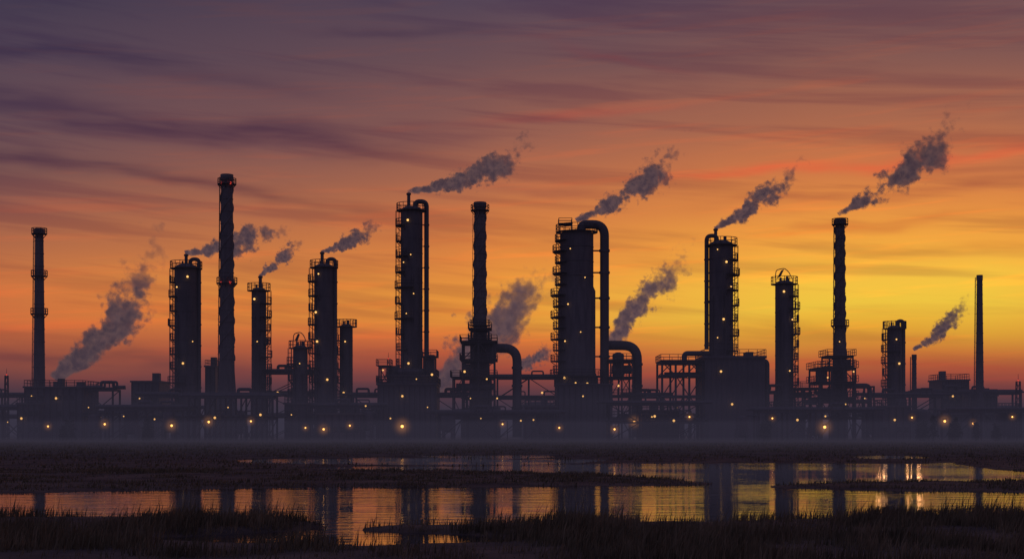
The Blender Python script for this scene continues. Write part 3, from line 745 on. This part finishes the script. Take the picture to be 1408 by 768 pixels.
# ------------------------------------------------------------------ smoke plumes
def plume(p0,p1,D,r0,r1,dens=.7,bend=.04,seed=0,fade=.5,tone=1.0):
    s=K*D; x0=(p0[0]-704)*s; z0=CAMH+(HOR-p0[1])*s; x1=(p1[0]-704)*s; z1=CAMH+(HOR-p1[1])*s
    L=math.hypot(x1-x0,z1-z0); ang=math.atan2(z1-z0,x1-x0)
    mb=MB(); ext=L*1.05
    def hs(x): return (r0+(r1-r0)*max(0,x/L)**.8)*1.75+.3+abs(bend)*L*max(0,math.sin(math.pi*min(1,x/L)))
    xs=[-.2+(ext+.2)*i/8 for i in range(9)]
    for x in xs:
        a=hs(x); mb.v+=[(x,-a,-a),(x,a,-a),(x,a,a),(x,-a,a)]
    for i in range(8):
        for k in range(4):
            k2=(k+1)%4; mb.f.append((i*4+k,i*4+k2,i*4+4+k2,i*4+4+k))
    mb.f+=[(3,2,1,0),(32,33,34,35)]
    m=bpy.data.materials.new('smoke'); m.use_nodes=True; t=NT(m.node_tree); t.n.clear()
    tc=t.node('ShaderNodeTexCoord'); x,y,z=t.sep(tc.outputs['Object'])
    tt=t.m('DIVIDE',x,L)
    c1=t.noise(t.comb(t.m('MULTIPLY',x,1.2/(r1*2)),seed*7.3,0.0),1.0,1,.5)
    tp=t.m('POWER',t.m('MAXIMUM',tt,0.0),.8)
    cz=t.m('ADD',t.m('MULTIPLY',t.m('MULTIPLY',t.m('SUBTRACT',c1,.5),tp),r1*1.6),t.m('MULTIPLY',t.m('SINE',t.m('MULTIPLY',tt,math.pi)),-bend*L))
    zz=t.m('SUBTRACT',z,cz)
    r=t.m('SQRT',t.m('ADD',t.m('MULTIPLY',y,y),t.m('MULTIPLY',zz,zz)))
    RR=t.m('MULTIPLY_ADD',tp,r1-r0,r0)
    v3=t.comb(t.m('ADD',x,seed*31.0),y,z)
    n1=t.noise(v3,1.1/r1,2,.5,.2)
    n2=t.noise(v3,3.2/r1,4,.55)
    nn=t.m('ADD',t.m('MULTIPLY',t.m('SUBTRACT',n1,.5),2.8),t.m('MULTIPLY',t.m('SUBTRACT',n2,.5),2.8))
    v=t.m('ADD',t.m('SUBTRACT',.82,t.m('DIVIDE',r,RR)),t.m('MULTIPLY',nn,t.ss(tt,0,.2,.5,1.0)))
    v=t.m('SUBTRACT',v,t.ss(tt,fade,1.05,0,1.0))
    dn=t.ss(v,0,.42)
    dd=t.m('MULTIPLY',t.m('MULTIPLY',dn,t.m('DIVIDE',dens,RR)),t.ss(tt,.35,1.0,1.0,.22))
    ab=t.node('ShaderNodeVolumeAbsorption'); ab.inputs['Color'].default_value=(0,0,0,1); t.l.new(dd,ab.inputs['Density'])
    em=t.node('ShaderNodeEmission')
    # skylight put in as emission colour: warm outer veils, darker dense core
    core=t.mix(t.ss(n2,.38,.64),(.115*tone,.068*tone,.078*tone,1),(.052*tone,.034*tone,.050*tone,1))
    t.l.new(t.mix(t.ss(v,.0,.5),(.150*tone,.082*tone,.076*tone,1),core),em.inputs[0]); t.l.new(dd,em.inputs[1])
    ad=t.node('ShaderNodeAddShader'); t.l.new(ab.outputs[0],ad.inputs[0]); t.l.new(em.outputs[0],ad.inputs[1])
    o=t.node('ShaderNodeOutputMaterial'); t.l.new(ad.outputs[0],o.inputs['Volume'])
    m.cycles.volume_step_rate=.5
    ob=mesh_obj('smoke_plume',mb,m); ob.location=(x0,D,z0); ob.rotation_euler=(0,-ang,0)
    return ob
plume((74,518),(226,322),330,1.8,6.8,4.2,.08,seed=1,tone=1.0)
plume((256,348),(402,302),305,.6,3.7,4.6,.06,seed=2,tone=1.0)
plume((358,379),(420,322),300,.5,2.3,4.6,.03,seed=3,tone=1.0)
plume((443,346),(528,302),298,.5,2.7,4.6,.05,seed=4,tone=.95)
plume((562,264),(752,188),300,.6,4.4,5,.06,seed=5,tone=.95)
plume((598,532),(775,348),350,3.4,7.6,3.6,.0,seed=6,tone=1.15)
plume((793,302),(952,184),300,.7,4.3,5,.07,seed=7,tone=.95)
plume((838,470),(960,334),340,1.8,4.6,3.4,.0,seed=8,tone=1.15)
plume((984,313),(1102,220),300,.6,3.8,5,.07,seed=9,tone=.95)
plume((1154,294),(1340,140),300,.7,5.6,5,.06,seed=10,tone=.85)
plume((1257,480),(1342,404),310,.5,3.0,4,.05,seed=11,tone=1.0)
plume((715,505),(770,474),330,1.2,2.6,3.4,.0,seed=12,tone=1.15)
# ------------------------------------------------------------------ ground mist (stacked homogeneous layers)
def mist(y0,y1,zb,top,d,c,w=1500):
    m=bpy.data.materials.new('mist'); m.use_nodes=True; t=NT(m.node_tree); t.n.clear()
    ab=t.node('ShaderNodeVolumeAbsorption'); ab.inputs['Color'].default_value=(0,0,0,1); ab.inputs['Density'].default_value=d
    em=t.node('ShaderNodeEmission'); em.inputs[0].default_value=c; em.inputs[1].default_value=d  # scattered skylight put in as the mist's own emission
    ad=t.node('ShaderNodeAddShader'); t.l.new(ab.outputs[0],ad.inputs[0]); t.l.new(em.outputs[0],ad.inputs[1])
    o=t.node('ShaderNodeOutputMaterial'); t.l.new(ad.outputs[0],o.inputs['Volume']); m.cycles.homogeneous_volume=True
    mb=MB(); mb.box(-w,w,y0,y1,zb,top); mesh_obj('mist_layer',mb,m)
MC=(.038,.033,.055,1)
for i,(top,d) in enumerate(((3.5,.0026),(8,.0020),(15,.0013),(27,.0006),(60,.0004))):
    mist(150+i*6,2000+i,-1-.2*i,top,d,MC,1500+i)
mist(112,262,-.9,.8,.0045,(.044,.037,.054,1),1400)
# ------------------------------------------------------------------ sun (already on the horizon behind the plant)
sl=bpy.data.lights.new('sun','SUN'); sl.energy=.12; sl.angle=math.radians(2.0); sl.color=(1,.45,.18)
so=bpy.data.objects.new('sun',sl); scene.collection.objects.link(so)
el=math.radians(1.2); dirv=Vector((math.sin(AZS)*math.cos(el),math.cos(AZS)*math.cos(el),math.sin(el)))
so.rotation_euler=(-dirv).to_track_quat('-Z','Y').to_euler(); so.location=(60,500,60)
# ------------------------------------------------------------------ camera
cd=bpy.data.cameras.new('camera'); cd.sensor_width=36; cd.lens=50; cd.clip_end=20000; cd.clip_start=.1
cd.shift_y=(HOR-384)/1408
co_=bpy.data.objects.new('camera',cd); scene.collection.objects.link(co_); co_.location=(0,0,CAMH); co_.rotation_euler=(math.radians(90),0,0)
scene.camera=co_
